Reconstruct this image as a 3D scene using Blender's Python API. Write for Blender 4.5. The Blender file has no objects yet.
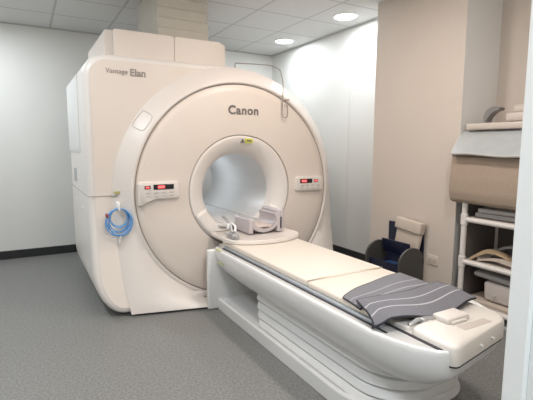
import bpy, bmesh, math, random
from mathutils import Vector, Matrix
random.seed(7)
S = bpy.context.scene
C = S.collection
PI = math.pi

# ---------------------------------------------------------------- camera
CAM = Vector((-1.6568, -3.4016, 1.321)); YAW, PITCH, ROLL = -0.5152, -0.124, 0.0037
fw = Vector((-math.sin(YAW)*math.cos(PITCH), math.cos(YAW)*math.cos(PITCH), math.sin(PITCH)))
r0 = Vector((math.cos(YAW), math.sin(YAW), 0)); u0 = r0.cross(fw)
rr = r0*math.cos(ROLL)+u0*math.sin(ROLL); uu = -r0*math.sin(ROLL)+u0*math.cos(ROLL)
cd = bpy.data.cameras.new('camera'); cam = bpy.data.objects.new('camera', cd); C.objects.link(cam)
cam.matrix_world = Matrix(((rr.x, uu.x, -fw.x, CAM.x), (rr.y, uu.y, -fw.y, CAM.y), (rr.z, uu.z, -fw.z, CAM.z), (0, 0, 0, 1)))
cd.sensor_fit = 'HORIZONTAL'; cd.sensor_width = 36; cd.lens = 425.99/533*36; cd.clip_start = 0.02
S.camera = cam

# ---------------------------------------------------------------- world, exposure, large lights
w = bpy.data.worlds.new('world'); S.world = w; w.use_nodes = True
w.node_tree.nodes['Background'].inputs[0].default_value = (0.95, 0.9, 0.86, 1)
w.node_tree.nodes['Background'].inputs[1].default_value = 0.35
S.view_settings.view_transform = 'Standard'; S.view_settings.look = 'None'
S.view_settings.gamma = 1; S.view_settings.use_curve_mapping = False
S.view_settings.exposure = 0.22

H = 2.684
COOL = (0.90, 0.96, 1.0); WARM = (1.0, 0.86, 0.76); NEUT = (1.0, 0.95, 0.90)
def area(name, loc, size, power, col, shape='DISK', spread=180, rot=(0, 0, 0)):
    l = bpy.data.lights.new(name, 'AREA'); l.shape = shape; l.size = size; l.energy = power; l.color = col
    l.spread = math.radians(spread)
    o = bpy.data.objects.new(name, l); C.objects.link(o); o.location = loc; o.rotation_euler = rot
    return o
DOWN = [  # x, y, power, colour
    (1.36, 1.475, 9.5, COOL), (1.355, 0.257, 9.5, COOL),
    (-2.15, 1.40, 19, COOL), (-2.15, -0.55, 19, COOL),
    (0.16, -0.93, 14, WARM), (-1.03, -1.55, 14, WARM), (0.16, -2.3, 15, NEUT)]  # last one is unseen, added to brighten the pillar's near side
for (x, y, p, c) in DOWN:
    area('downlight_lamp', (x, y, H-0.014), 0.21, p, c)
area('corridor_fill', (-1.3, -4.1, H-0.03), 0.5, 52, COOL, 'SQUARE')  # added fill behind the camera for the cool light on the door frame

# ---------------------------------------------------------------- materials
MATS = {}
def mat(name, col, rough=0.5, metal=0.0, noise=0.0, scale=40, bump=0.0, emit=None, es=0, alpha=1, trans=0, coat=0):
    if name in MATS: return MATS[name]
    m = bpy.data.materials.new(name); m.use_nodes = True; nt = m.node_tree
    b = nt.nodes['Principled BSDF']
    b.inputs['Base Color'].default_value = (*col, 1); b.inputs['Roughness'].default_value = rough
    b.inputs['Metallic'].default_value = metal; b.inputs['Coat Weight'].default_value = coat
    if trans: b.inputs['Transmission Weight'].default_value = trans
    if emit: b.inputs['Emission Color'].default_value = (*emit, 1); b.inputs['Emission Strength'].default_value = es
    tc = nt.nodes.new('ShaderNodeTexCoord'); n = nt.nodes.new('ShaderNodeTexNoise')
    n.inputs['Scale'].default_value = scale; n.inputs['Detail'].default_value = 4
    nt.links.new(tc.outputs['Object'], n.inputs['Vector'])
    if noise:
        mx = nt.nodes.new('ShaderNodeMixRGB'); mx.blend_type = 'MIX'
        mx.inputs[1].default_value = (*[max(0, c*(1-noise)) for c in col], 1)
        mx.inputs[2].default_value = (*[min(1, c*(1+noise)) for c in col], 1)
        nt.links.new(n.outputs['Fac'], mx.inputs[0]); nt.links.new(mx.outputs[0], b.inputs['Base Color'])
    if bump:
        bp = nt.nodes.new('ShaderNodeBump'); bp.inputs['Strength'].default_value = bump; bp.inputs['Distance'].default_value = 0.004
        nt.links.new(n.outputs['Fac'], bp.inputs['Height']); nt.links.new(bp.outputs[0], b.inputs['Normal'])
    MATS[name] = m
    return m
shell_w = mat('scanner_white', (0.74, 0.70, 0.665), 0.32, noise=0.012, scale=3)
shell_c = mat('scanner_warm_tint', (0.70, 0.63, 0.572), 0.42, noise=0.012, scale=3)  # warmth of the front light put into the cover colour
ring_w = mat('ring_white', (0.70, 0.65, 0.612), 0.38)
flare_m = mat('flare_plastic', (0.73, 0.69, 0.66), 0.3)
bore_m = mat('bore_plastic', (0.62, 0.61, 0.60), 0.35)
tab_w = mat('table_white', (0.69, 0.69, 0.685), 0.28)
tab_i = mat('table_cap_ivory', (0.71, 0.675, 0.635), 0.35)
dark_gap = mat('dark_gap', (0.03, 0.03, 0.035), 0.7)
groove_m = mat('groove_grey', (0.32, 0.295, 0.275), 0.6)
seam_m = mat('seam_grey', (0.36, 0.33, 0.31), 0.6)
cream = mat('cream_vinyl', (0.70, 0.635, 0.555), 0.45, noise=0.02, scale=6, bump=0.05)
rail_m = mat('grey_rail', (0.42, 0.46, 0.50), 0.35, metal=0.4)
wall_m = mat('wall_paint', (0.73, 0.725, 0.70), 0.6, noise=0.015, scale=2)
wall_b = mat('wall_beige', (0.60, 0.535, 0.48), 0.65, noise=0.015, scale=2)
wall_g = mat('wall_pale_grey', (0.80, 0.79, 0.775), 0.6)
black_r = mat('black_rubber', (0.018, 0.018, 0.02), 0.45)
door_w = mat('door_frame_white', (0.80, 0.82, 0.82), 0.4)
duct_m = mat('duct_beige', (0.52, 0.49, 0.43), 0.7, noise=0.05, scale=15)
txt_m = mat('lettering_grey', (0.16, 0.145, 0.14), 0.5)
txt_f = mat('lettering_faint', (0.28, 0.25, 0.24), 0.5)
pipe_m = mat('white_pipe', (0.72, 0.69, 0.67), 0.4)
shelf_m = mat('shelf_board', (0.55, 0.50, 0.46), 0.6)
red_e = mat('red_display', (0.3, 0.02, 0.02), 0.4, emit=(1, 0.08, 0.08), es=2.5)
disp_m = mat('display_black', (0.01, 0.01, 0.012), 0.2)
yellow = mat('yellow_sticker', (0.62, 0.62, 0.05), 0.5)
blue = mat('blue_cable', (0.12, 0.35, 0.70), 0.4)
white_p = mat('white_plastic', (0.82, 0.82, 0.82), 0.4)
navy = mat('navy_plastic', (0.008, 0.012, 0.035), 0.35)
dgrey = mat('dark_grey_plastic', (0.07, 0.068, 0.062), 0.5)
beige_p = mat('beige_plastic', (0.55, 0.48, 0.41), 0.5)
brown_f = mat('taupe_blanket', (0.36, 0.285, 0.225), 0.9, noise=0.10, scale=60, bump=0.4)
silver_v = mat('grey_vinyl', (0.40, 0.42, 0.43), 0.25, noise=0.15, scale=8, bump=0.5)
coil_m = mat('lilac_grey_plastic', (0.50, 0.46, 0.47), 0.25)
steel = mat('grey_metal', (0.45, 0.45, 0.46), 0.3, metal=0.6)

def floor_mat():
    m = bpy.data.materials.new('vinyl_floor'); m.use_nodes = True; nt = m.node_tree; b = nt.nodes['Principled BSDF']
    tc = nt.nodes.new('ShaderNodeTexCoord'); n = nt.nodes.new('ShaderNodeTexNoise'); n.inputs['Scale'].default_value = 75; n.inputs['Detail'].default_value = 5
    n2 = nt.nodes.new('ShaderNodeTexVoronoi'); n2.inputs['Scale'].default_value = 120
    nt.links.new(tc.outputs['Object'], n.inputs['Vector']); nt.links.new(tc.outputs['Object'], n2.inputs['Vector'])
    r = nt.nodes.new('ShaderNodeValToRGB'); r.color_ramp.elements[0].position = 0.38; r.color_ramp.elements[1].position = 0.64
    r.color_ramp.elements[0].color = (0.148, 0.149, 0.145, 1); r.color_ramp.elements[1].color = (0.232, 0.230, 0.219, 1)
    nt.links.new(n.outputs['Fac'], r.inputs[0])
    r2 = nt.nodes.new('ShaderNodeValToRGB'); r2.color_ramp.elements[0].position = 0.10; r2.color_ramp.elements[1].position = 0.22
    r2.color_ramp.elements[0].color = (1.25, 1.25, 1.22, 1); r2.color_ramp.elements[1].color = (1, 1, 1, 1)
    nt.links.new(n2.outputs['Distance'], r2.inputs[0])
    mx = nt.nodes.new('ShaderNodeMixRGB'); mx.blend_type = 'MULTIPLY'; mx.inputs[0].default_value = 1
    nt.links.new(r.outputs[0], mx.inputs[1]); nt.links.new(r2.outputs[0], mx.inputs[2])
    nt.links.new(mx.outputs[0], b.inputs['Base Color']); b.inputs['Roughness'].default_value = 0.48
    return m
def ceil_mat():
    m = bpy.data.materials.new('ceiling_tiles'); m.use_nodes = True; nt = m.node_tree; b = nt.nodes['Principled BSDF']
    tc = nt.nodes.new('ShaderNodeTexCoord'); sp = nt.nodes.new('ShaderNodeSeparateXYZ'); nt.links.new(tc.outputs['Object'], sp.inputs[0])
    def line(sock, off):
        a = nt.nodes.new('ShaderNodeMath'); a.operation = 'ADD'; a.inputs[1].default_value = off+60.0*0.5935
        nt.links.new(sock, a.inputs[0])
        d = nt.nodes.new('ShaderNodeMath'); d.operation = 'PINGPONG'; d.inputs[1].default_value = 0.5935/2
        nt.links.new(a.outputs[0], d.inputs[0])
        l = nt.nodes.new('ShaderNodeMath'); l.operation = 'LESS_THAN'; l.inputs[1].default_value = 0.011
        nt.links.new(d.outputs[0], l.inputs[0]); return l.outputs[0]
    lx = line(sp.outputs[0], 1.313); ly = line(sp.outputs[1], -1.132)
    mxm = nt.nodes.new('ShaderNodeMath'); mxm.operation = 'MAXIMUM'; nt.links.new(lx, mxm.inputs[0]); nt.links.new(ly, mxm.inputs[1])
    n = nt.nodes.new('ShaderNodeTexNoise'); n.inputs['Scale'].default_value = 90; nt.links.new(tc.outputs['Object'], n.inputs['Vector'])
    r = nt.nodes.new('ShaderNodeValToRGB'); r.color_ramp.elements[0].color = (0.62, 0.62, 0.61, 1); r.color_ramp.elements[1].color = (0.72, 0.72, 0.71, 1)
    nt.links.new(n.outputs['Fac'], r.inputs[0])
    mx = nt.nodes.new('ShaderNodeMixRGB'); nt.links.new(mxm.outputs[0], mx.inputs[0]); nt.links.new(r.outputs[0], mx.inputs[1])
    mx.inputs[2].default_value = (0.47, 0.47, 0.47, 1); nt.links.new(mx.outputs[0], b.inputs['Base Color']); b.inputs['Roughness'].default_value = 0.85
    return m
def stripe_mat(name, base, light, stops, axis=1):
    m = bpy.data.materials.new(name); m.use_nodes = True; nt = m.node_tree; b = nt.nodes['Principled BSDF']
    tc = nt.nodes.new('ShaderNodeUVMap'); sp = nt.nodes.new('ShaderNodeSeparateXYZ'); nt.links.new(tc.outputs['UV'], sp.inputs[0])
    r = nt.nodes.new('ShaderNodeValToRGB'); r.color_ramp.interpolation = 'CONSTANT'; e = r.color_ramp.elements
    e[0].position = 0; e[0].color = (*base, 1); e.remove(e[1])
    for a, z in stops:
        q = e.new(a); q.color = (*light, 1); q = e.new(z); q.color = (*base, 1)
    nt.links.new(sp.outputs[axis], r.inputs[0])
    t2 = nt.nodes.new('ShaderNodeTexCoord'); n = nt.nodes.new('ShaderNodeTexNoise'); n.inputs['Scale'].default_value = 260
    nt.links.new(t2.outputs['Object'], n.inputs['Vector'])
    mx = nt.nodes.new('ShaderNodeMixRGB'); mx.blend_type = 'OVERLAY'; mx.inputs[0].default_value = 0.35
    nt.links.new(r.outputs[0], mx.inputs[1]); nt.links.new(n.outputs['Fac'], mx.inputs[2])
    nt.links.new(mx.outputs[0], b.inputs['Base Color']); b.inputs['Roughness'].default_value = 0.85
    return m

# ---------------------------------------------------------------- mesh helpers
def obj(name, bm, m, parent=None, smooth=True, angle=35):
    bmesh.ops.recalc_face_normals(bm, faces=bm.faces)
    me = bpy.data.meshes.new(name); bm.to_mesh(me); bm.free()
    me.materials.append(m)
    if smooth:
        me.polygons.foreach_set('use_smooth', [True]*len(me.polygons))
        me.set_sharp_from_angle(angle=math.radians(angle))
    o = bpy.data.objects.new(name, me); C.objects.link(o)
    if parent:
        o.parent = parent
        wl = Vector((0, 0, 0)); q = parent
        while q: wl += q.location; q = q.parent
        o.location = -wl
    return o
def struct(name, bm, m, smooth=False):
    o = obj(name, bm, m, None, smooth); o['kind'] = 'structure'; return o
def thing(name, label, cat, loc, group=None):
    o = bpy.data.objects.new(name, None); C.objects.link(o); o.location = loc; o.empty_display_size = 0.1
    return tag(o, label, cat, group)
def tag(o, label, cat, group=None):
    o['label'] = label; o['category'] = cat
    if group: o['group'] = group
    return o
def box(bm, x0, x1, y0, y1, z0, z1, bev=0, seg=3, M=None):
    vs = [bm.verts.new((x, y, z)) for x in (x0, x1) for y in (y0, y1) for z in (z0, z1)]
    fs = [bm.faces.new([vs[i] for i in f]) for f in ((0, 1, 3, 2), (4, 6, 7, 5), (0, 4, 5, 1), (2, 3, 7, 6), (0, 2, 6, 4), (1, 5, 7, 3))]
    out = vs
    if bev:
        es = set(e for f in fs for e in f.edges)
        r = bmesh.ops.bevel(bm, geom=list(es), offset=bev, segments=seg, affect='EDGES', profile=0.5)
        out = list(set(v for f in r['faces'] for v in f.verts) | set(v for v in vs if v.is_valid))
    if M is not None:
        for v in out: v.co = M @ v.co
    return bm
def nb(*a, **k): return box(bmesh.new(), *a, **k)
def tube(bm, pts, r, n=10, closed=False, cap=True):
    pts = [Vector(p) for p in pts]; rings = []; N = len(pts); prev = None
    for i, p in enumerate(pts):
        if closed: d = pts[(i+1) % N]-pts[i-1]
        else: d = pts[min(i+1, N-1)]-pts[max(i-1, 0)]
        d.normalize()
        a = prev if prev is not None else (Vector((0, 0, 1)) if abs(d.z) < 0.9 else Vector((1, 0, 0)))
        a = (a-d*a.dot(d)).normalized(); prev = a; b = d.cross(a)
        rad = r[i] if isinstance(r, (list, tuple)) else r
        rings.append([bm.verts.new(p+(a*math.cos(2*PI*k/n)+b*math.sin(2*PI*k/n))*rad) for k in range(n)])
    for i in range(N if closed else N-1):
        A, B = rings[i], rings[(i+1) % N]
        for k in range(n): bm.faces.new((A[k], A[(k+1) % n], B[(k+1) % n], B[k]))
    if cap and not closed: bm.faces.new(rings[0]); bm.faces.new(rings[-1][::-1])
    return bm
def loft(bm, rings, closed=True, cap0=False, cap1=False):
    R = [[bm.verts.new(p) for p in r] for r in rings]; n = len(R[0])
    for a, b in zip(R[:-1], R[1:]):
        for k in range(n if closed else n-1):
            try: bm.faces.new((a[k], a[(k+1) % n], b[(k+1) % n], b[k]))
            except ValueError: pass
    if cap0: bm.faces.new(R[0])
    if cap1: bm.faces.new(R[-1])
    return bm
def catmull(P, k=6):
    P = [Vector(p) for p in P]; out = []
    for i in range(len(P)-1):
        a, b, c, d = P[max(i-1, 0)], P[i], P[i+1], P[min(i+2, len(P)-1)]
        for j in range(k):
            t = j/k; out.append(0.5*((2*b)+(c-a)*t+(2*a-5*b+4*c-d)*t*t+(3*b-a-3*c+d)*t**3))
    out.append(P[-1]); return out
def text(body, size, loc, m, name, parent, bold=0.0, spacing=1.0, sx=1.0):
    cu = bpy.data.curves.new(name, 'FONT'); cu.body = body; cu.size = size; cu.extrude = 0.0008; cu.offset = bold; cu.space_character = spacing
    t = bpy.data.objects.new(name+'_src', cu); C.objects.link(t)
    bpy.context.view_layer.update()
    me = bpy.data.meshes.new_from_object(t.evaluated_get(bpy.context.evaluated_depsgraph_get()))
    bpy.data.objects.remove(t)
    me.transform(Matrix.Translation(Vector(loc)) @ Matrix.Rotation(PI/2, 4, 'X') @ Matrix.Diagonal((sx, 1, 1, 1)))
    me.materials.clear(); me.materials.append(m); me.name = name
    o = bpy.data.objects.new(name, me); C.objects.link(o); o.parent = parent
    o.location = -parent.location
    return o
def sheet(bm, f, nu, nv, th):   # thick sheet from f(u,v) -> point, with UVs
    uv = bm.loops.layers.uv.new('UVMap')
    g = [[Vector(f(i/nu, j/nv)) for j in range(nv+1)] for i in range(nu+1)]
    def nrm(i, j):
        a = g[min(i+1, nu)][j]-g[max(i-1, 0)][j]; b = g[i][min(j+1, nv)]-g[i][max(j-1, 0)]
        n = a.cross(b); n.normalize(); return n if n.z > 0 or abs(n.z) < 0.2 else -n
    top = [[bm.verts.new(g[i][j]+nrm(i, j)*th/2) for j in range(nv+1)] for i in range(nu+1)]
    bot = [[bm.verts.new(g[i][j]-nrm(i, j)*th/2) for j in range(nv+1)] for i in range(nu+1)]
    def face(vs, cs):
        fc = bm.faces.new(vs)
        for l, c in zip(fc.loops, cs): l[uv].uv = c
    for i in range(nu):
        for j in range(nv):
            c = [(i/nu, j/nv), ((i+1)/nu, j/nv), ((i+1)/nu, (j+1)/nv), (i/nu, (j+1)/nv)]
            face((top[i][j], top[i+1][j], top[i+1][j+1], top[i][j+1]), c)
            face((bot[i][j], bot[i][j+1], bot[i+1][j+1], bot[i+1][j]), [c[0], c[3], c[2], c[1]])
    per = [(i, 0) for i in range(nu)]+[(nu, j) for j in range(nv)]+[(i, nv) for i in range(nu, 0, -1)]+[(0, j) for j in range(nv, 0, -1)]
    for a, b in zip(per, per[1:]+per[:1]):
        ca, cb = (a[0]/nu, a[1]/nv), (b[0]/nu, b[1]/nv)
        face((top[a[0]][a[1]], bot[a[0]][a[1]], bot[b[0]][b[1]], top[b[0]][b[1]]), [ca, ca, cb, cb])
    edge = [g[i][j] for i, j in per]
    return bm, edge

# ================================================================ room
XL, XR, YB, YF = -3.0, 1.69, 2.346, -2.70
XP, PJ0, PJ1, XD = 1.36, -0.217, -1.185, 1.80     # beige pillar: face, far edge, near edge; deep wall beyond it
struct('floor', nb(XL-0.1, XD+0.1, -5.2, YB+0.1, -0.05, 0), floor_mat())
struct('ceiling', nb(XL-0.1, XD+0.1, -5.2, YB+0.1, H, H+0.05), ceil_mat())
struct('wall_back', nb(XL-0.1, XD+0.1, YB, YB+0.1, 0, H), wall_m)
struct('wall_left', nb(XL-0.1, XL, -5.2, YB, 0, H), wall_m)
struct('wall_right', nb(XR, XD+0.1, PJ0, YB, 0, H), wall_m)
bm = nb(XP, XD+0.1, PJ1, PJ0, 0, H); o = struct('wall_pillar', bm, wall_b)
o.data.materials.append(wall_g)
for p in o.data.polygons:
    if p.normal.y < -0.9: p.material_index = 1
struct('wall_alcove', nb(XD, XD+0.1, -5.2, PJ1, 0, H), wall_b)
# front wall with the doorway the camera looks through
DX0, DX1, DH = -1.9, -0.40, 2.15
YW = -2.69
bm = nb(XL, DX0-0.06, YW-0.16, YW, 0, H); box(bm, DX1+0.08, XD, YW-0.16, YW, 0, H); box(bm, DX0-0.06, DX1+0.08, YW-0.16, YW, DH+0.06, H)
struct('wall_front', bm, wall_m)
struct('wall_corridor', nb(XL, XD, -5.3, -5.2, 0, H), wall_m)
# door frame: jambs with a rebate, head
bm = nb(DX1, DX1+0.08, YW-0.05, YW+0.012, 0, DH, 0.003)
box(bm, DX1+0.022, DX1+0.08, YW-0.172, YW-0.05, 0, DH, 0.003)
box(bm, DX1+0.04, DX1+0.16, YW-0.185, YW-0.160, 0, DH+0.07, 0.003)
box(bm, DX0-0.06, DX0, YW-0.172, YW+0.012, 0, DH, 0.003)
box(bm, DX0-0.13, DX0-0.03, YW-0.185, YW-0.160, 0, DH+0.07, 0.003)
box(bm, DX0-0.06, DX1+0.08, YW-0.172, YW+0.012, DH, DH+0.06, 0.003)
box(bm, DX0-0.13, DX1+0.16, YW-0.185, YW-0.160, DH+0.02, DH+0.12, 0.003)
struct('door_frame', bm, door_w)
# baseboards
struct('baseboard_back', nb(XL, XR, YB-0.012, YB, 0, 0.1, 0.002), black_r)
struct('baseboard_right', nb(XR-0.012, XR, PJ0, YB-0.012, 0, 0.1, 0.002), black_r)
struct('baseboard_left', nb(XL, XL+0.012, YW, YB-0.012, 0, 0.1, 0.002), black_r)
struct('baseboard_pillar', nb(XP-0.012, XP, PJ1, PJ0, 0, 0.1, 0.002), black_r)
struct('baseboard_alcove', nb(XD-0.012, XD, YW, PJ1, 0, 0.1, 0.002), black_r)
# ceiling edge trims
struct('trim_1', nb(XL, XR, YB-0.012, YB, H-0.010, H), mat('trim_grey', (0.5, 0.5, 0.5), 0.5))
struct('trim_2', nb(XR-0.012, XR, PJ0, YB-0.012, H-0.010, H), MATS['trim_grey'])
# panel joints on the wall behind
for i, yy in enumerate((0.55, 1.5)):
    struct('trim_%d' % (3+i), nb(XR-0.003, XR, yy-0.004, yy+0.004, 0.1, H-0.02), mat('joint', (0.68, 0.675, 0.655), 0.6))

# downlights
glow = mat('lamp_diffuser', (0.9, 0.9, 0.9), 0.5, emit=(0.95, 0.98, 1.0), es=9)
glow_w = mat('lamp_diffuser_warm', (0.9, 0.9, 0.9), 0.5, emit=(1.0, 0.9, 0.8), es=4)
names = ['round downlight in the ceiling tile nearest the back wall, right side', 'round downlight in the ceiling beside the beige pillar',
         'round downlight over the left rear floor', 'round downlight over the left floor by the doorway',
         'round downlight above the patient table foot', 'round downlight just inside the doorway', 'unseen round downlight added over the table end to brighten the pillar side']
for (x, y, p, c), lb in zip(DOWN, names):
    t = thing('ceiling_downlight', lb, 'ceiling light', (x, y, H), 'ceiling downlights')
    bm = bmesh.new()
    loft(bm, [[(x+r*math.cos(2*PI*k/40), y+r*math.sin(2*PI*k/40), z) for k in range(40)] for r, z in ((0.112, H), (0.135, H), (0.132, H-0.008), (0.114, H-0.011), (0.112, H-0.004))])
    obj('trim_ring', bm, white_p, t)
    bm = bmesh.new()
    loft(bm, [[(x+r*math.cos(2*PI*k/40), y+r*math.sin(2*PI*k/40), z) for k in range(40)] for r, z in ((0.112, H-0.001), (0.111, H-0.006))], cap0=True, cap1=True)
    obj('diffuser', bm, glow if c is COOL else glow_w, t)
t = thing('corridor_fill_panel', 'unseen square fill light added in the corridor ceiling', 'ceiling light', (-1.3, -4.1, H))  # unseen fitting added to carry the corridor fill
obj('frame', nb(-1.57, -1.03, -4.37, -3.83, H-0.012, H), white_p, t); obj('diffuser', nb(-1.55, -1.05, -4.35, -3.85, H-0.016, H-0.011), glow_w, t)
# ventilation grille seen beside the duct
t = thing('ceiling_vent', 'small grey slotted air vent in the ceiling right of the duct', 'vent', (0.25, 1.5, H))
obj('frame', nb(0.02, 0.30, 1.40, 1.64, H-0.006, H, 0.002), MATS['trim_grey'], t)
bm = bmesh.new()
for k in range(5): box(bm, 0.04, 0.28, 1.42+k*0.042, 1.444+k*0.042, H-0.009, H-0.005)
obj('slat', bm, white_p, t)

# ================================================================ MRI scanner
ZC = 0.935
g = thing('mri_scanner', 'large white tunnel scanner with central bore, warm light tint on its round front face', 'mri scanner', (0, 0.8, 0))
# outline of the body, seen from the front, centre (0, ZC)
def outline():
    P = []
    R = 1.09; a0 = math.asin((0.02-ZC)/R)
    for k in range(90): a = a0+(PI/2-a0)*k/89; P.append((R*math.cos(a), ZC+R*math.sin(a)))
    P += [(-0.05*k, ZC+R) for k in range(1, 21)]
    for k in range(13): a = PI/2+PI/2*k/12; P.append((-1.07+0.18*math.cos(a), ZC+R-0.18+0.18*math.sin(a)))
    P += [(-1.25, 1.84-0.08*k) for k in range(1, 18)]
    for k in range(13): a = PI+PI/2*k/12; P.append((-1.03+0.22*math.cos(a), 0.36+0.34*math.sin(a)))
    P += [(-0.98+0.1*k, 0.02) for k in range(0, 15)]
    return P
OUT = outline()
def inset(P, d):
    n = len(P); Q = []
    for i in range(n):
        a = Vector(P[i-1]); b = Vector(P[(i+1) % n]); t = (b-a).normalized(); nn = Vector((-t.y, t.x))
        Q.append((P[i][0]+nn.x*d, P[i][1]+nn.y*d))
    return Q
def lean(z): return -0.21*max(0, min(1, (0.90-z)/0.88))**1.5
def lay(P, y): return [(x, y, z) for x, z in P]
def layf(P, y): return [(x, y+lean(z), z) for x, z in P]
def circ(R, y):
    out = []
    for x, z in OUT:
        a = math.atan2(z-ZC, x); out.append((R*math.cos(a), y, ZC+R*math.sin(a)))
    return out
def circ2(R): return [(x, max(0.06, z)) for x, y, z in circ(R, 0)]
bm = bmesh.new()
loft(bm, [circ(0.42, 0.10), lay(circ2(0.965), 0.10), layf(inset(OUT, 0.07), 0.10), layf(inset(OUT, 0.035), 0.107), layf(inset(OUT, 0.012), 0.128), layf(OUT, 0.17), lay(OUT, 1.30),
          lay(inset(OUT, 0.02), 1.50), lay(inset(OUT, 0.09), 1.64), circ(0.42, 1.66)])
obj('body_cover', bm, shell_w, g, angle=50)
# warm-tinted front panel laid over the body, left of the ring
bm = bmesh.new()
loft(bm, [layf(circ2(1.05), 0.099), layf(inset(OUT, 0.05), 0.0985)])
obj('front_panel', bm, shell_c, g)
# front ring: cone foot to lip; below, it runs down to the floor as a skirt
def footpt(a):      # a in radians
    c, s = math.cos(a), math.sin(a)
    if s >= 0: return Vector((1.075*c, 0.10, ZC+1.075*s))
    sg = 1 if c >= 0 else -1
    q = (math.degrees(math.asin(min(1, -s))))     # 0 at side, 90 at bottom
    if q <= 42:
        t = q/42; z = ZC-(ZC-0.02)*t
        return Vector((sg*(1.075-0.075*t*t), 0.10+lean(z)-0.012*t, z))
    t = (q-42)/48
    x = 1.0*(1-t)
    return Vector((sg*x, -0.12-0.135*min(1, t*1.75), 0.02))
NA = 180; rings = [[] for _ in range(9)]
for k in range(NA):
    a = 2*PI*k/NA; F = footpt(a)
    def cp(R, y): return Vector((R*math.cos(a), y, max(0.03, ZC+R*math.sin(a))))
    s = max(0, -math.sin(a))**2; bul = -0.10*s
    L = cp(0.957, -0.008+bul*0.15); Mid = F.lerp(L, 0.55)+Vector((0, -0.004-0.089*s, 0))
    seq = [F+Vector((0, 0.004, 0)), F.lerp(Mid, 0.5)+Vector((0, -0.003-0.017*s, 0)), Mid, Mid.lerp(L, 0.5)+Vector((0, -0.003-0.048*s, 0)), L, cp(0.945, -0.018+bul*0.1), cp(0.933, -0.020+bul*0.1), cp(0.926, -0.012), cp(0.924, 0.02)]
    for r, p in zip(rings, seq): r.append(p)
obj('front_ring', loft(bmesh.new(), rings), ring_w, g, angle=60)
# dark groove
def lathe(prof, n=128, clip=0.03):
    bm = bmesh.new()
    loft(bm, [[(R*math.cos(2*PI*k/n), y, max(clip, ZC+R*math.sin(2*PI*k/n))) for k in range(n)] for R, y in prof])
    return bm
obj('ring_groove', lathe([(0.928, 0.0), (0.905, 0.0)]), groove_m, g)
obj('front_disc', lathe([(0.915, 0.03), (0.915, -0.004), (0.908, -0.012), (0.85, -0.022), (0.70, -0.034), (0.55, -0.036), (0.492, -0.034), (0.489, -0.02), (0.489, 0.02)]), shell_c, g, angle=40)
obj('flare_groove', lathe([(0.49, -0.022), (0.478, -0.022)]), seam_m, g)
obj('bore_flare', lathe([(0.484, 0.0), (0.483, -0.028), (0.478, -0.033), (0.462, -0.033), (0.43, -0.024), (0.395, -0.006), (0.362, 0.020), (0.338, 0.05), (0.326, 0.10)]), flare_m, g, angle=60)
obj('bore_tube', lathe([(0.326, 0.10), (0.326, 0.4), (0.33, 1.45), (0.36, 1.55), (0.43, 1.65)]), bore_m, g, angle=60)
# lower insert of the flare, a shallow step
bm = bmesh.new()
def arc(R, y, a0, a1, n=24): return [(R*math.cos(a0+(a1-a0)*k/n), y, ZC+R*math.sin(a0+(a1-a0)*k/n)) for k in range(n+1)]
A0, A1 = math.radians(203), math.radians(337)
loft(bm, [arc(0.474, -0.040, A0, A1), arc(0.44, -0.036, A0, A1), arc(0.40, -0.018, A0, A1), arc(0.362, 0.006, A0, A1), arc(0.342, 0.035, A0, A1)], closed=False)
o = obj('flare_insert', bm, shell_w, g, angle=60)
sm = o.modifiers.new('solid', 'SOLIDIFY'); sm.thickness = 0.008; sm.offset = 0
# bridge inside the bore carrying the table top
bm = nb(-0.22, 0.22, -0.02, 1.6, 0.62, 0.655, 0.008); box(bm, -0.20, -0.17, 0.0, 1.6, 0.655, 0.668, 0.003); box(bm, 0.17, 0.20, 0.0, 1.6, 0.655, 0.668, 0.003)
obj('bore_bridge', bm, bore_m, g)
# bore lamp and an added fill light
led = mat('bore_led', (0.9, 0.9, 0.9), 0.4, emit=(0.9, 0.96, 1.0), es=9)
for a, y in ((174, 0.20), (262, 0.5)):
    a = math.radians(a); c = Vector((0.33*math.cos(a), y, ZC+0.33*math.sin(a)))
    bm = nb(-0.006, 0.006, -0.018, 0.018, -0.03, 0.03, 0.005) if y < 0.3 else nb(-0.012, 0.012, -0.012, 0.012, 0.135, 0.15, 0.004)
    bmesh.ops.translate(bm, verts=bm.verts, vec=c)
    if y < 0.3: obj('bore_lamp', bm, led, g)
    else: bm.free()
l = bpy.data.lights.new('bore_rear_fill', 'POINT'); l.energy = 3.0; l.shadow_soft_size = 0.06; l.color = (0.85, 0.93, 1.0)  # unseen fill added deep in the bore to brighten its inner wall
o = bpy.data.objects.new('bore_rear_fill', l); C.objects.link(o); o.location = (-0.10, 1.0, ZC+0.16)
# horizontal seam of the left shoulder and the lower cover
obj('cover_seam', nb(-1.252, -1.085, 0.0955, 0.099, 0.9325, 0.9375), groove_m, g)
bm = bmesh.new()
tube(bm, [(-1.085, 0.094, 0.935), (-1.05, 0.074, 0.932), (-1.0, 0.038, 0.926), (-0.962, 0.006, 0.92)], 0.0035, 6)
obj('ring_seam', bm, groove_m, g)
# side details
obj('side_panel', nb(-1.2555, -1.249, 0.45, 1.35, 1.27, 1.90, 0.003), mat('side_panel_white', (0.74, 0.74, 0.73), 0.35), g)
obj('side_seam', nb(-1.2515, -1.249, 0.16, 1.35, 0.933, 0.938), seam_m, g)
bm = nb(-1.253, -1.249, 0.82, 1.02, 1.00, 1.12)
o = obj('vent_grille', bm, mat('vent_grey', (0.42, 0.42, 0.43), 0.6), g)
for y, z in ((0.95, 0.83), (0.48, 0.80)):
    bm = bmesh.new(); bmesh.ops.create_uvsphere(bm, u_segments=12, v_segments=8, radius=0.022)
    bmesh.ops.scale(bm, verts=bm.verts, vec=(0.3, 1, 1)); bmesh.ops.translate(bm, verts=bm.verts, vec=(-1.251, y, z))
    obj('cover_cap', bm, white_p, g)
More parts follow.
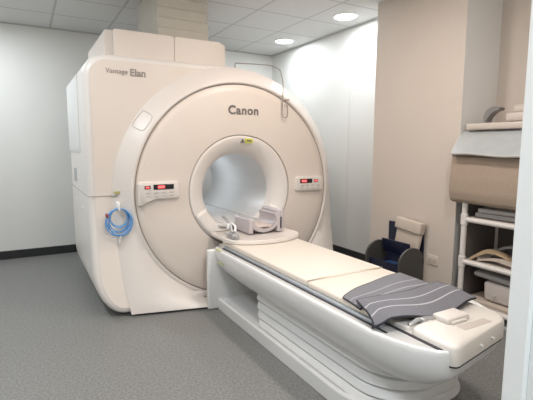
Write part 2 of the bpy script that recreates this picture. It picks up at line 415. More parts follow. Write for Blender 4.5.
# plinth under the body
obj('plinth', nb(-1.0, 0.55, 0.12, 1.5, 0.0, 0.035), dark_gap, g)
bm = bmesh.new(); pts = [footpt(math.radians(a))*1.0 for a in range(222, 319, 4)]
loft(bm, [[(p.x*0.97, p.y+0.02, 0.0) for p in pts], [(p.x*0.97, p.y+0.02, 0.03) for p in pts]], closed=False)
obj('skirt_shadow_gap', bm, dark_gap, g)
# top cover in two halves
def topbox(x0, x1, bevl):
    bm = nb(x0, x1, 0.27, 1.35, 2.0, 2.255)
    es = [e for e in bm.edges if all(abs(v.co.x-bevl) < 1e-5 for v in e.verts) and abs(e.verts[0].co.z-e.verts[1].co.z) > 0.1]
    bmesh.ops.bevel(bm, geom=es, offset=0.06, segments=8, affect='EDGES')
    es = [e for e in bm.edges if all(v.co.z > 2.25 for v in e.verts)]
    bmesh.ops.bevel(bm, geom=es, offset=0.012, segments=3, affect='EDGES')
    return bm
obj('top_cover', topbox(-1.045, -0.489, -1.045), shell_c, g); obj('top_cover', topbox(-0.485, 0.01, 0.01), shell_c, g)
obj('top_cover_seam', nb(-0.489, -0.485, 0.30, 1.3, 2.0, 2.24), groove_m, g)
# outlined hatch on the ring shoulder
bm = bmesh.new()
def conept(a, t):
    a = math.radians(a); F = footpt(a); L = Vector((0.957*math.cos(a), -0.008, ZC+0.957*math.sin(a)))
    Mid = F.lerp(L, 0.55)+Vector((0, -0.006, 0))
    return (F.lerp(Mid, t/0.55) if t < 0.55 else Mid.lerp(L, (t-0.55)/0.45))+Vector((0, -0.004, 0))
q = [conept(140.5, .15), conept(145, .12), conept(148.5, .15), conept(149, .5), conept(148.5, .8), conept(145, .86), conept(141, .8), conept(140.3, .5)]
tube(bm, catmull(q+[q[0]], 3)[:-1], 0.0022, 6, closed=True)
obj('hatch_outline', bm, mat('hatch_line', (0.54, 0.50, 0.47), 0.5), g)

# lettering
text('Canon', 0.102, (-0.128, -0.0355, 1.600), txt_m, 'maker_lettering', g, bold=0.0036, spacing=1.10, sx=1.0)
text('Vantage', 0.052, (-1.085, 0.0965, 1.878), txt_f, 'model_lettering', g, bold=0.0002)
text('Elan', 0.076, (-0.905, 0.0965, 1.868), txt_f, 'model_lettering', g, bold=0.0022)

# control panels at the ring edge
def control_panel(x0, x1, z0, z1, side):
    y = -0.030
    n = 1 if side == 'L' else -1
    xi, xo = (x1, x0) if side == 'L' else (x0, x1)      # inner and outer end
    P = []
    def cor(cx, cz, r, a0, a1): return [(cx+r*math.cos(math.radians(a)), cz+r*math.sin(math.radians(a))) for a in range(a0, a1+1, 15)]
    r = 0.028
    P += cor(x1-r, z1-r, r, 0, 90)+cor(x0+r, z1-r, r, 90, 180)
    if side == 'L': P += [(x0, z0-0.045), (x0+0.02, z0-0.045), (x0+0.08, z0-0.018), (x0+0.13, z0)]
    else: P += cor(x0+r, z0+r, r, 180, 270)
    if side == 'L': P += cor(x1-r, z0+r, r, 270, 360)
    else: P += [(x1, z0)]
    bm = bmesh.new()
    def ins(d): return [(x+(d if x < (x0+x1)/2 else -d), z+(d if z < (z0+z1)/2 else -d)) for x, z in P]
    loft(bm, [lay(P, -0.015), lay(P, -0.052), lay(ins(0.003), -0.058), lay(ins(0.009), -0.061)], cap0=True, cap1=True)
    cp = obj('control_panel', bm, ring_w, g, angle=30)
    def on(xa, xb, za, zb, m, nm, d=0.003): obj(nm, nb(xa, xb, -0.061-d, -0.0605, za, zb, 0.001), m, cp)
    W = x1-x0
    if side == 'L':
        on(x1-0.215, x1-0.052, z1-0.062, z1-0.022, disp_m, 'display'); on(x1-0.18, x1-0.125, z1-0.052, z1-0.032, red_e, 'display_digits', 0.0045)
        on(x1-0.285, x1-0.238, z1-0.055, z1-0.030, disp_m, 'stop_button'); on(x1-0.275, x1-0.248, z1-0.048, z1-0.037, red_e, 'button_lamp', 0.0045)
        bx = x1-0.275
    else:
        on(x0+0.045, x0+0.185, z1-0.062, z1-0.022, disp_m, 'display'); on(x0+0.065, x0+0.12, z1-0.052, z1-0.032, red_e, 'display_digits', 0.0045)
        on(x0+0.205, x0+0.25, z1-0.055, z1-0.030, disp_m, 'stop_button'); on(x0+0.213, x0+0.242, z1-0.048, z1-0.037, red_e, 'button_lamp', 0.0045)
        bx = x0+0.05
    for k in range(4):
        on(bx+k*0.062, bx+k*0.062+0.04, z1-0.092, z1-0.078, mat('button_grey', (0.55, 0.52, 0.50), 0.5), 'button', 0.002)
        on(bx+k*0.062, bx+k*0.062+0.04, z1-0.118, z1-0.104, MATS['button_grey'], 'button', 0.002)
control_panel(-0.905, -0.572, 0.905, 1.045, 'L')
control_panel(0.553, 0.862, 0.905, 1.043, 'R')
# warning stickers
obj('warning_sticker', nb(0.035, 0.105, -0.0392, -0.028, 1.355, 1.392), yellow, g)
bm = bmesh.new()
for d in (0,): 
    vs = [bm.verts.new(p) for p in ((-0.012, -0.0385, 1.355), (0.030, -0.0385, 1.355), (0.009, -0.0385, 1.392), (-0.012, -0.030, 1.355), (0.030, -0.030, 1.355), (0.009, -0.030, 1.392))]
    bm.faces.new(vs[:3]); bm.faces.new(vs[3:]);
    for i in range(3): bm.faces.new((vs[i], vs[(i+1) % 3], vs[3+(i+1) % 3], vs[3+i]))
obj('warning_triangle', bm, txt_m, g)
obj('sticker_print', nb(0.045, 0.095, -0.0400, -0.039, 1.366, 1.380), txt_m, g)
obj('service_sticker', nb(-1.065, -1.02, 0.045, 0.072, 0.953, 0.972), mat('olive_sticker', (0.42, 0.38, 0.16), 0.5), g)
# white cable hook with strap
bm = nb(-1.058, -1.034, 0.0, 0.07, 0.83, 0.89, 0.004); box(bm, -1.054, -1.038, -0.03, 0.01, 0.83, 0.845, 0.003); box(bm, -1.054, -1.038, -0.034, -0.024, 0.83, 0.875, 0.003)
obj('cable_hook', bm, white_p, g)

# blue cable hanging on the hook
bm = bmesh.new(); pts = []
turns = 7
for k in range(turns*40+1):
    a = 2*PI*k/40; tn = k/40
    R = 0.083+0.020*math.sin(tn*1.9+0.4)
    sag = 0.012*math.sin(tn*2.3)
    z = 0.853-R*1.12+(R*1.12)*math.cos(a)-0.008+sag*(1-math.cos(a))*0.5
    pts.append((-1.046+R*math.sin(a)*0.98+0.003*math.sin(tn*3), -0.016+0.012*math.sin(tn*1.3)+0.006*(1-math.cos(a)), z))
tube(bm, pts, 0.0045, 8)
cb = obj('cable_coil', bm, blue, None)
tag(cb, 'coil of thin light blue cable hanging from a white hook on the scanner', 'cable')
bm = bmesh.new(); tube(bm, [(-1.04, -0.01, 0.63), (-1.046, 0.0, 0.60), (-1.048, 0.0, 0.57)], [0.006, 0.008, 0.006], 8)
obj('cable_plug', bm, white_p, cb)
obj('cable_tie', nb(-1.142, -1.125, -0.03, 0.02, 0.78, 0.81, 0.003), mat('dark_red', (0.25, 0.06, 0.08), 0.5), cb)

# thin bent rod with a hook over the top of the scanner
pts = catmull([(0.10, 0.30, 2.02), (0.10, 0.30, 2.085), (0.13, 0.30, 2.095), (0.36, 0.30, 2.105), (0.46, 0.27, 2.10), (0.50, 0.17, 2.05), (0.44, 0.03, 1.97), (0.41, -0.04, 1.90), (0.405, -0.055, 1.80), (0.40, -0.055, 1.66), (0.405, -0.06, 1.60), (0.425, -0.06, 1.585), (0.45, -0.06, 1.60), (0.452, -0.06, 1.66), (0.445, -0.06, 1.70)], 6)
rod = obj('wire_hook', tube(bmesh.new(), pts, 0.005, 8), mat('wire_taupe', (0.33, 0.29, 0.25), 0.4), None)
tag(rod, 'thin bent wire hook reaching over the scanner top down to its front ring', 'hook')
bm = bmesh.new(); tube(bm, [(0.425, -0.06, 1.74), (0.455, -0.06, 1.745), (0.47, -0.05, 1.75)], 0.008, 8)
obj('clip', bm, MATS['wire_taupe'], rod)

# ================================================================ duct above the scanner
bm = bmesh.new(); R = []; z = 2.256; dx0, dx1, dy0, dy1 = -0.60, -0.15, 0.36, 1.05
def rrect(x0, x1, y0, y1, r, z):
    P = []
    for cx, cy, a0 in ((x1-r, y1-r, 0), (x0+r, y1-r, 90), (x0+r, y0+r, 180), (x1-r, y0+r, 270)):
        for a in range(0, 91, 15): A = math.radians(a0+a); P.append((cx+r*math.cos(A), cy+r*math.sin(A), z))
    return P
k = 0
while z < H-0.005:
    ph = (z-2.256)/0.085
    d = 0.014*(ph % 1)
    R.append(rrect(dx0-d, dx1+d, dy0-d, dy1+d, 0.012, z)); z += 0.0085
R.append(rrect(dx0, dx1, dy0, dy1, 0.012, H))
du = obj('exhaust_duct', loft(bm, R, cap0=True, cap1=True), duct_m, None, angle=20)
tag(du, 'beige ribbed square duct rising from the scanner top into the ceiling', 'duct')

# ================================================================ patient table
CX = 0.02
t = thing('patient_table', 'long white patient table with ribbed pedestal and low base, docked to the scanner', 'patient table', (CX, -1.3, 0))
# base plate
bm = bmesh.new()
def prect(x0, x1, y0, y1, r, z): return rrect(x0, x1, y0, y1, r, z)
def endrect(x0, x1, y0, y1, rb, rf, z):
    P = []
    for cx, cy, a0, r in ((x1-rb, y1-rb, 0, rb), (x0+rb, y1-rb, 90, rb), (x0+rf, y0+rf, 180, rf), (x1-rf, y0+rf, 270, rf)):
        for a in range(0, 91, 10): A = math.radians(a0+a); P.append((cx+r*math.cos(A), cy+r*math.sin(A), z))
    return P
def prect2(d, z): return endrect(-0.345+d, 0.385-d, -2.03+d, -0.262-d, 0.03, 0.22, z)
loft(bm, [prect2(0, 0.004), prect2(0, 0.085), prect2(0.004, 0.093), prect2(0.012, 0.096), prect2(0.022, 0.094), prect2(0.03, 0.080)], cap0=True, cap1=True)
obj('base_plate', bm, tab_w, t, angle=25)
#docking column
bm = nb(-0.425, 0.465, -0.285, -0.235, 0.004, 0.50, 0.014)
obj('docking_column', bm, tab_w, t)
# ribbed pedestal
bm = bmesh.new(); R = []; n = 100
for i in range(n+1):
    f = i/n; z = 0.081+f*(0.292-0.081)
    ph = (f*4.2) % 1
    w = min(1, ph/0.10)**0.5 if ph < 0.80 else max(0, 1-(ph-0.80)/0.20)**0.6
    d = -0.030*(1-w)-0.010*ph-0.062*f
    R.append(endrect(CX-0.328-d, CX+0.328+d, -2.14-d*0.4, -0.84+d*1.5+0.24*f, 0.09, 0.24, z))
obj('ribbed_pedestal', loft(bm, R, cap0=True, cap1=True), tab_w, t, angle=50)
# shell: loft of cross sections
def section(y, hw, zb, zt=0.505):
    h = zt-zb
    half = [(1.0, 0), (1.008, -0.10), (1.008, -0.25), (0.99, -0.42), (0.95, -0.60), (0.885, -0.78), (0.82, -0.90), (0.765, -0.985), (0.73, -1.0)]
    right = [(CX+hw*a, y, zt+b*h) for a, b in half]; left = [(CX-hw*a, y, zt+b*h) for a, b in half[::-1]]
    P = right+left+[(CX-hw*0.985, y, zt+0.006), (CX-hw*0.955, y, zt+0.008), (CX-hw*0.93, y, zt), (CX+hw*0.93, y, zt), (CX+hw*0.955, y, zt+0.008), (CX+hw*0.985, y, zt+0.006)]
    sk = max(0, min(1, (-1.9-y)/0.3))*0.18
    return [(px, py+sk*(px-CX), pz) for px, py, pz in P]
st = [(-0.235, 0.345, 0.40), (-0.245, 0.368, 0.355), (-0.28, 0.383, 0.31), (-0.36, 0.388, 0.302), (-0.6, 0.388, 0.291), (-1.2, 0.388, 0.289), (-1.85, 0.388, 0.289), (-2.03, 0.384, 0.292), (-2.13, 0.362, 0.30), (-2.21, 0.330, 0.322), (-2.27, 0.294, 0.35), (-2.31, 0.258, 0.376), (-2.325, 0.228, 0.402)]
obj('table_shell', loft(bmesh.new(), [section(*s) for s in st], cap0=True, cap1=True), tab_w, t, angle=55)
# slit between shell and top, rail
bm = nb(-0.312, -0.299, -2.10, -0.30, 0.500, 0.5075); box(bm, 0.336, 0.358, -2.0, -0.30, 0.500, 0.5075)
obj('dark_slot', bm, dark_gap, t)
bm = nb(-0.299, -0.274, -2.05, -0.30, 0.500, 0.524, 0.004); box(bm, 0.300, 0.338, -2.0, -0.30, 0.500, 0.524, 0.004)
obj('side_rail', bm, rail_m, t)
obj('table_top', nb(-0.285, 0.315, -2.02, -0.18, 0.500, 0.520, 0.006), tab_i, t)
# cushions
def pad(y0, y1, z1):
    bm = nb(-0.285, 0.300, y0, y1, 0.519, z1, 0.014, 4); return bm
obj('mattress_pad', pad(-1.452, -0.24, 0.562), cream, t); obj('mattress_pad', pad(-2.02, -1.456, 0.556), cream, t)
bm = bmesh.new(); tube(bm, [(-0.285+0.585*k/20, -1.454+0.012*math.sin(k/20*PI), 0.5575) for k in range(21)], 0.0028, 6)
obj('pad_seam', bm, mat('seam_tan', (0.50, 0.42, 0.34), 0.6), t)
# scale marks and tape on the left rim
obj('yellow_tape', nb(-0.372, -0.350, -0.40, -0.31, 0.508, 0.5145), mat('faded_yellow', (0.60, 0.60, 0.32), 0.6), t)
for k in range(3):
    obj('yellow_mark', nb(-0.3745, -0.3700, -0.365-k*0.045, -0.345-k*0.045, 0.405, 0.425), MATS['faded_yellow'], t)
# end cap with inset and handle block
bm = bmesh.new()
def capring(d, z):
    P = []
    x0, x1, y0, y1 = -0.225+d, 0.292-d, -2.342+d, -2.115-d*0.3
    for cx, cy, a0, r in ((x1-0.02, y1-0.02, 0, 0.02), (x0+0.02, y1-0.02, 90, 0.02), (x0+0.035, y0+0.035, 180, 0.035), (x1-0.09, y0+0.09, 270, 0.09)):
        for a in range(0, 91, 15): A = math.radians(a0+a); P.append((cx+r*math.cos(A), cy+r*math.sin(A)))
    return [(x, y-0.010*(1-((x-CX)/0.3)**2)+0.18*(x-CX), z) for x, y in P]
loft(bm, [capring(0.004, 0.450), capring(0, 0.454), capring(0, 0.522), capring(0.006, 0.534), capring(0.02, 0.540)], cap0=True, cap1=True)
box(bm, -0.215, 0.30, -2.13, -2.01, 0.50, 0.524, 0.004)
cap = obj('end_cap', bm, tab_i, t, angle=40)
bm = bmesh.new(); loft(bm, [capring(0.003, 0.444), capring(0.003, 0.4515)], cap0=True, cap1=True); obj('cap_gap', bm, dark_gap, t)
bm = nb(-0.241, -0.224, -2.33, -2.0, 0.502, 0.5085); obj('end_slot', bm, dark_gap, t)
obj('inset_strip', nb(-0.045, 0.145, -2.30, -2.255, 0.5395, 0.5415, 0.001), mat('strip_taupe', (0.52, 0.47, 0.44), 0.5), cap)
bm = nb(-0.065, 0.085, -2.23, -2.14, 0.535, 0.566, 0.010); box(bm, -0.05, 0.05, -2.242, -2.222, 0.532, 0.553, 0.006)
obj('latch_block', bm, tab_i, t)
bm = bmesh.new(); tube(bm, [(-0.19, -2.12, 0.525), (-0.15, -2.13, 0.545), (-0.11, -2.135, 0.545), (-0.07, -2.15, 0.545)], 0.011, 10)
box(bm, -0.135, -0.10, -2.155, -2.115, 0.52, 0.553, 0.005); obj('release_lever', bm, steel, t)
for xx in (-0.02, 0.09):
    bm = bmesh.new(); tube(bm, [(xx, -2.345+0.18*(xx-CX), 0.49), (xx, -2.362+0.18*(xx-CX), 0.49)], 0.006, 10); obj('cap_button', bm, white_p, t)

# folded striped strap mats
grey_s = stripe_mat('striped_grey_cloth', (0.155, 0.155, 0.175), (0.42, 0.42, 0.44), [(0.33, 0.36), (0.60, 0.63)], 1)
grey_s2 = stripe_mat('striped_grey_cloth_b', (0.17, 0.17, 0.19), (0.30, 0.30, 0.33), [(0.40, 0.44), (0.66, 0.70)], 1)
def zt(x, y, zflat, xl, xr):      # drapes over the sides
    z = zflat
    if x < xl: z -= (xl-x)*0.55
    if x > xr: z -= (x-xr)*0.55
    return z
def bil(A, B, Cc, D, u, v):     # A,B: v=0 left,right; Cc,D: v=1 left,right
    return ((A[0]*(1-u)+B[0]*u)*(1-v)+(Cc[0]*(1-u)+D[0]*u)*v, (A[1]*(1-u)+B[1]*u)*(1-v)+(Cc[1]*(1-u)+D[1]*u)*v)
def far_f(u, v):
    x, y = bil((-0.285, -1.775), (0.285, -1.62), (-0.300, -1.92), (0.290, -1.93), u, v)
    y += 0.035*math.sin(u*PI)*(1-v)
    z = 0.564+0.004*math.sin(u*9+v*3)
    return (x, y, zt(x, y, z, -0.275, 0.30))
def near_f(u, v):
    x, y = bil((-0.290, -1.885), (0.285, -1.885), (-0.352, -2.125), (0.295, -2.13), u, v)
    y += 0.020*math.sin(u*7+0.5)*v-0.02*math.sin(u*PI)*(1-v)+0.06*v**6*(1-u)**14
    z = 0.583+0.012*math.sin(u*8.5+0.3)*(0.25+v)*0.8
    if v > 0.45: z -= (v-0.45)*0.05
    return (x, y, zt(x, y, z, -0.285, 0.31))
bm, e1 = sheet(bmesh.new(), far_f, 40, 14, 0.008)
o1 = obj('fabric_strap', bm, grey_s2, None, angle=60); tag(o1, 'plain mid-grey cloth mat lying across the cushion, tucked behind the striped one', 'cloth mat')
obj('binding', tube(bmesh.new(), e1, 0.005, 6, closed=True), mat('dark_binding', (0.02, 0.02, 0.028), 0.8), o1)
bm, e2 = sheet(bmesh.new(), near_f, 44, 16, 0.010)
o2 = obj('fabric_strap', bm, grey_s, None, angle=60); tag(o2, 'dark grey cloth mat with pale stripes draped over the table foot, nearest the end cap', 'cloth mat')
obj('binding', tube(bmesh.new(), e2, 0.006, 6, closed=True), MATS['dark_binding'], o2)

# ---- items at the scanner mouth
tr = thing('coil_tray', 'ivory tray with rounded front edge lying on the table at the bore mouth', 'tray', (0.02, -0.2, 0.56))
bm = bmesh.new()
def trayring(s, z):
    P = []
    for k in range(33):
        a = PI+PI*k/32; P.append((CX+0.01+0.335*s*math.cos(a), -0.36+0.20*s*math.sin(a), z))
    P += [(CX+0.325*s, -0.05, z), (CX-0.325*s, -0.05, z)]
    return P
loft(bm, [trayring(0.97, 0.563), trayring(1.0, 0.568), trayring(1.0, 0.590), trayring(0.975, 0.598), trayring(0.9, 0.598), trayring(0.86, 0.594)], cap0=True, cap1=True)
obj('tray_body', bm, mat('tray_ivory', (0.72, 0.66, 0.61), 0.3), tr, angle=40)
hc = thing('head_coil', 'translucent lilac-grey head coil housing standing in the bore mouth', 'head coil', (0.06, -0.18, 0.60))
# curved cradle shell with open front arch
HX = 0.075; HY = -0.045
bm = bmesh.new(); R = []
for y, s in ((-0.28, 0.92), (-0.27, 1.0), (-0.12, 1.0), (0.0, 0.97), (0.01, 0.9)):
    P = [(HX+0.15*s*math.cos(math.radians(a)), y+HY, 0.713+0.11*s*math.sin(math.radians(a))) for a in range(174, 391, 12)]
    P += [(HX+0.115*s*math.cos(math.radians(a)), y+HY, 0.713+0.08*s*math.sin(math.radians(a))) for a in range(390, 173, -12)]
    R.append(P)
obj('cradle', loft(bm, R, cap0=True, cap1=True), coil_m, hc, angle=40)
for s in (-1, 1):
    bm = nb(HX+s*0.135-0.02, HX+s*0.135+(0.02 if s < 0 else 0.045), -0.29+HY, 0.0+HY, 0.602, 0.725 if s < 0 else 0.79, 0.012)
    obj('side_wing', bm, coil_m, hc)
obj('headrest', nb(HX-0.08, HX+0.08, -0.26+HY, -0.02+HY, 0.642, 0.66, 0.008), mat('headrest_pink', (0.60, 0.50, 0.46), 0.6), hc)
obj('wing_slot', nb(HX+0.14, HX+0.152, -0.296+HY, -0.284+HY, 0.63, 0.73, 0.002), dark_gap, hc)
# connector clamp, left of the coil
cl = thing('cable_connector', 'grey plug and clamp with short hoses at the left of the bore mouth', 'connector', (-0.25, -0.3, 0.55))
bm = nb(-0.30, -0.235, -0.43, -0.31, 0.555, 0.60, 0.01); box(bm, -0.285, -0.25, -0.46, -0.42, 0.56, 0.59, 0.006)
obj('plug_body', bm, steel, cl)
bm = bmesh.new(); tube(bm, catmull([(-0.265, -0.36, 0.60), (-0.27, -0.32, 0.66), (-0.28, -0.26, 0.70), (-0.26, -0.16, 0.70), (-0.2, -0.1, 0.66)], 5), 0.012, 8)
obj('hose', bm, MATS['grey_metal'], cl)
bm = bmesh.new(); tube(bm, catmull([(-0.24, -0.35, 0.60), (-0.22, -0.31, 0.64), (-0.23, -0.24, 0.655), (-0.22, -0.15, 0.63)], 5), 0.010, 8)
obj('hose', bm, white_p, cl)
obj('clamp_knob', nb(-0.295, -0.26, -0.33, -0.30, 0.62, 0.67, 0.008), white_p, cl)
for ch in cl.children: ch.location.z += 0.041; ch.location.x += 0.02

# ================================================================ wall side items
# D-sided holder against the pillar
h = thing('storage_holder', 'navy open trough with dark grey D-shaped side panels against the beige pillar', 'bin', (1.2, -0.63, 0))
def dside(y0, y1):
    bm = bmesh.new(); P = []
    for a in range(0, 181, 12): A = math.radians(a); P.append((1.20+0.148*math.cos(A), 0.33+0.13*math.sin(A)))
    P = [(1.348, 0.0)]+P+[(1.052, 0.0)]
    loft(bm, [[(x, y0, z) for x, z in P], [(x, y1, z) for x, z in P]], cap0=True, cap1=True)
    return bm
obj('side_panel', dside(-0.905, -0.885), dgrey, h); obj('side_panel', dside(-0.505, -0.485), dgrey, h)
bm = bmesh.new(); prof = [(1.345, 0.34), (1.31, 0.33), (1.28, 0.27), (1.22, 0.235), (1.15, 0.25), (1.10, 0.31), (1.088, 0.31), (1.088, 0.03), (1.345, 0.03)]
loft(bm, [[(x, y, z) for x, z in prof] for y in (-0.885, -0.505)], cap0=True, cap1=True); obj('trough', bm, navy, h)
Mf = Matrix.Translation((1.235, -0.70, 0.36)) @ Matrix.Rotation(math.radians(-12), 4, 'Y')
obj('front_flap', box(bmesh.new(), -0.006, 0.006, -0.165, 0.165, 0.0, 0.13, 0.004, M=Mf), navy, h)
obj('blue_tag', nb(1.16, 1.24, -0.74, -0.62, 0.262, 0.285, 0.005), mat('blue_plastic', (0.02, 0.06, 0.18), 0.3), h)
obj('back_board', nb(1.335, 1.350, -0.90, -0.49, 0.30, 0.63, 0.003), navy, h)
bx = thing('pad_box', 'beige hinged box leaning upright in the navy trough', 'box', (1.29, -0.77, 0.5))
Mx = Matrix.Translation((1.262, -0.755, 0.375)) @ Matrix.Rotation(math.radians(7), 4, 'Y') @ Matrix.Rotation(math.radians(5), 4, 'X')
obj('box_body', box(bmesh.new(), 0.0, 0.034, -0.135, 0.135, 0.0, 0.27, 0.006, M=Mx), beige_p, bx)
obj('box_lid', box(bmesh.new(), -0.028, 0.038, -0.145, 0.145, 0.21, 0.31, 0.008, M=Mx), beige_p, bx)
# wall socket
so = thing('wall_socket', 'small square beige wall socket low on the beige pillar', 'socket', (1.36, -0.99, 0.36))
obj('face_plate', nb(1.351, 1.3605, -1.045, -0.935, 0.315, 0.40, 0.003), mat('socket_beige', (0.62, 0.56, 0.50), 0.4), so)
obj('outlet', nb(1.348, 1.352, -1.03, -0.995, 0.335, 0.38, 0.002), beige_p, so); obj('outlet', nb(1.348, 1.352, -0.985, -0.95, 0.335, 0.38, 0.002), beige_p, so)

# storage rack of pipes
X0, X1, Y0, Y1 = 1.315, 1.74, -1.30, -2.0
rk = thing('storage_rack', 'white pipe-framed storage rack with open shelves in the alcove by the doorway', 'rack', (1.53, -1.65, 0))
for x in (X0, X1):
    for y in (Y0, Y1):
        bm = bmesh.new(); tube(bm, [(x, y, 0), (x, y, 1.26)], 0.021, 14); p = obj('post', bm, pipe_m, rk)
        for z in (0.10, 0.43, 0.765, 1.24):
            bm = bmesh.new(); tube(bm, [(x, y, z-0.045), (x, y, z-0.04), (x, y, z+0.04), (x, y, z+0.045)], [0.022, 0.0275, 0.0275, 0.022], 14); obj('collar', bm, pipe_m, p)
for z in (0.10, 0.43, 0.765, 1.24):
    bm = bmesh.new()
    for x in (X0, X1): tube(bm, [(x, Y0, z), (x, Y1, z)], 0.019, 12)
    for y in (Y0, Y1): tube(bm, [(X0, y, z), (X1, y, z)], 0.019, 12)
    fr = obj('shelf_frame', bm, pipe_m, rk)
    obj('shelf_board', nb(X0+0.005, X1-0.005, Y1+0.01, Y0-0.01, z+0.006, z+0.022), shelf_m, rk)
obj('back_sheet', nb(X1+0.0, X1+0.012, Y1, Y0, 0.12, 1.2), mat('rack_shaded_dark', (0.13, 0.115, 0.11), 0.8), rk)  # dark sheets; shade inside the rack is part of their colour

obj('side_sheet', nb(X0+0.02, X1, Y0-0.004, Y0+0.004, 0.12, 1.2), MATS['rack_shaded_dark'], rk)
# shelf contents
def tilted(cx, cy, cz, dx, dy, dz, rx=0, ry=0, rz=0, bev=0.01):
    M = Matrix.Translation((cx, cy, cz)) @ Matrix.Rotation(math.radians(rz), 4, 'Z') @ Matrix.Rotation(math.radians(ry), 4, 'Y') @ Matrix.Rotation(math.radians(rx), 4, 'X')
    return box(bmesh.new(), -dx/2, dx/2, -dy/2, dy/2, -dz/2, dz/2, bev, M=M)
foam_g = mat('grey_foam', (0.34, 0.33, 0.33), 0.9, noise=0.08, scale=80)
foam_l = mat('light_foam', (0.50, 0.48, 0.46), 0.9)
o = obj('folded_pad', tilted(1.53, -1.64, 0.808, 0.36, 0.56, 0.036), foam_g, None); tag(o, 'dark grey folded pad on the upper rack shelf, lower of two', 'pad')
o = obj('folded_pad', tilted(1.53, -1.65, 0.845, 0.34, 0.55, 0.034, rz=2), foam_l, None); tag(o, 'light grey folded pad on the upper rack shelf, topmost of two', 'pad')
# straps on the middle shelf
tan = mat('tan_strap', (0.45, 0.34, 0.22), 0.8); pale = mat('pale_strap', (0.55, 0.48, 0.42), 0.8); greyst = mat('grey_strap', (0.25, 0.25, 0.24), 0.8)
def ribbon(pts, wdt, th, m, label, cat='strap'):
    P = catmull(pts, 5); bm = bmesh.new(); rings = []
    for i, p in enumerate(P):
        d = (P[min(i+1, len(P)-1)]-P[max(i-1, 0)]).normalized(); s = d.cross(Vector((0, 0, 1)))
        s = s.normalized() if s.length > 1e-3 else Vector((1, 0, 0)); n = s.cross(d)
        rings.append([p+s*wdt/2+n*th/2, p-s*wdt/2+n*th/2, p-s*wdt/2-n*th/2, p+s*wdt/2-n*th/2])
    loft(bm, rings, cap0=True, cap1=True)
    o = obj('velcro_strap', bm, m, None); tag(o, label, cat); return o
ribbon([(1.36, -1.36, 0.462), (1.37, -1.40, 0.50), (1.40, -1.47, 0.535), (1.43, -1.56, 0.52), (1.45, -1.62, 0.48), (1.45, -1.66, 0.468)], 0.09, 0.018, tan, 'tan strap folded at the left end of the middle rack shelf')
ribbon([(1.36, -1.42, 0.465), (1.36, -1.55, 0.49), (1.35, -1.68, 0.485), (1.37, -1.86, 0.468)], 0.06, 0.014, pale, 'pale strap stretched along the front of the middle rack shelf')
ribbon([(1.57, -1.40, 0.465), (1.57, -1.50, 0.55), (1.57, -1.64, 0.575), (1.57, -1.80, 0.53), (1.57, -1.9, 0.468)], 0.12, 0.02, greyst, 'dark grey looped strap at the back of the middle rack shelf')
ribbon([(1.44, -1.70, 0.47), (1.435, -1.76, 0.515), (1.435, -1.84, 0.505), (1.44, -1.92, 0.47)], 0.08, 0.016, pale, 'pale strap heaped toward the right end of the middle rack shelf')
# lower shelf: white box with grey pad on top, and a board
o = obj('board', tilted(1.50, -1.62, 0.135, 0.33, 0.60, 0.022, bev=0.004), beige_p, None); tag(o, 'flat beige board lying on the lowest rack shelf', 'board')
t2 = thing('white_case', 'white plastic case with two round studs on the lowest rack shelf', 'case', (1.5, -1.68, 0.15))
obj('case_body', tilted(1.50, -1.67, 0.241, 0.26, 0.42, 0.15, rz=0, ry=-6, bev=0.02), mat('case_white', (0.62, 0.57, 0.55), 0.4), t2)
for yy in (-1.55, -1.76):
    bm = bmesh.new(); tube(bm, [(1.375, yy, 0.205), (1.358, yy, 0.203)], 0.011, 12); obj('stud', bm, shelf_m, t2)
o = obj('grey_pad', tilted(1.50, -1.64, 0.353, 0.30, 0.52, 0.04, ry=-6, rx=2, bev=0.018), foam_g, None); tag(o, 'slumped grey pad lying on top of the white case in the rack', 'pad')
o = obj('plastic_sleeve', tilted(1.45, -1.60, 0.05, 0.28, 0.5, 0.02, bev=0.003), mat('sleeve', (0.45, 0.47, 0.45), 0.3), None)
o.location = (0, 0, -0.039); tag(o, 'thin greenish plastic sleeve lying on the floor beneath the rack', 'sleeve')

# taupe blanket hanging over the rack top
def blanket(u, v):      # u along y, v from back top over the front and down
    y = -1.205-u*0.70
    path = [(1.74, 1.283), (1.60, 1.287), (1.42, 1.290), (1.30, 1.292), (1.272, 1.265), (1.262, 1.18), (1.250, 1.08), (1.250, 0.98), (1.265, 0.925), (1.30, 0.91)]
    f = v*(len(path)-1); i = min(int(f), len(path)-2); s = f-i
    x = path[i][0]*(1-s)+path[i+1][0]*s; z = path[i][1]*(1-s)+path[i+1][1]*s
    k = max(0, (v-0.35))/0.65
    return (x+0.006*math.sin(u*11)*k, y-0.0*k, z-0.012*u*k)
bm, e = sheet(bmesh.new(), blanket, 30, 45, 0.030)
bl = obj('blanket', bm, brown_f, None, angle=60); tag(bl, 'taupe woven blanket hanging over the front of the storage rack', 'blanket')
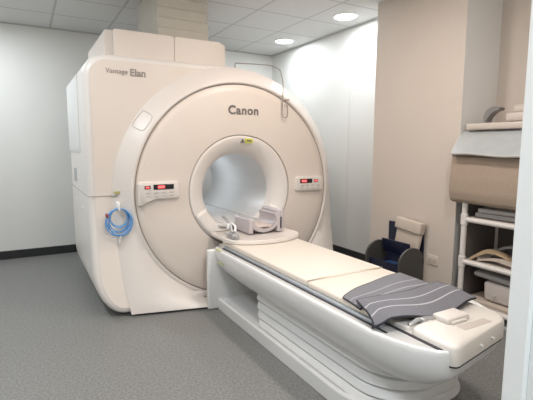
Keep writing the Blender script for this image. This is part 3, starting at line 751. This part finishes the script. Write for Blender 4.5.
# grey vinyl pad lying tilted on top
def vinyl(u, v):
    x = 1.40-v*0.20; z = 1.44-v*0.11-0.055*v*v+0.006*math.sin(u*8)*v-0.01*u*v
    y = (-1.19-0.05*v)-u*0.66
    return (x, y, z)
bm, e = sheet(bmesh.new(), vinyl, 30, 14, 0.022)
vp = obj('vinyl_pad', bm, silver_v, None, angle=60); tag(vp, 'shiny silver-grey vinyl pad sloping off the rack top above the blanket', 'pad')
obj('edge_piping', tube(bmesh.new(), e, 0.011, 8, closed=True), mat('vinyl_edge', (0.50, 0.50, 0.50), 0.3), vp)
o = obj('foam_block', nb(1.43, 1.72, -1.88, -1.27, 1.306, 1.448, 0.01), dgrey, None); tag(o, 'dark foam block beneath the beige cushion on the rack top', 'block')
o = obj('seat_cushion', nb(1.35, 1.72, -1.92, -1.235, 1.455, 1.505, 0.014), mat('cushion_beige', (0.55, 0.49, 0.44), 0.5), None); tag(o, 'thin beige cushion lying on top of the rack items', 'cushion')
cr = thing('head_support', 'beige head support with grey curved arm on top of the rack cushion', 'head support', (1.45, -1.6, 1.506))
pts = [(1.42, -1.45+0.085*math.cos(math.radians(a))*1.0-0.0, 1.522+0.085*math.sin(math.radians(a))) for a in range(-5, 106, 10)]
bm = bmesh.new(); rings = []
for k, p in enumerate(pts):
    wd = 0.016+0.022*math.sin(k/(len(pts)-1)*PI); c = Vector((1.42, -1.43, 1.522)); d = (Vector(p)-c).normalized()
    rings.append([Vector(p)+d*wd*0.6+Vector((-0.03, 0, 0)), Vector(p)+d*wd*0.6+Vector((0.04, 0, 0)), Vector(p)-d*wd*0.6+Vector((0.04, 0, 0)), Vector(p)-d*wd*0.6+Vector((-0.03, 0, 0))])
obj('curved_arm', bm if loft(bm, rings, cap0=True, cap1=True) else bm, mat('arm_grey', (0.20, 0.19, 0.19), 0.4), cr)
bm = nb(1.36, 1.60, -1.86, -1.54, 1.506, 1.57, 0.018); box(bm, 1.39, 1.56, -1.82, -1.57, 1.565, 1.625, 0.02)
obj('support_body', bm, MATS['cushion_beige'], cr)
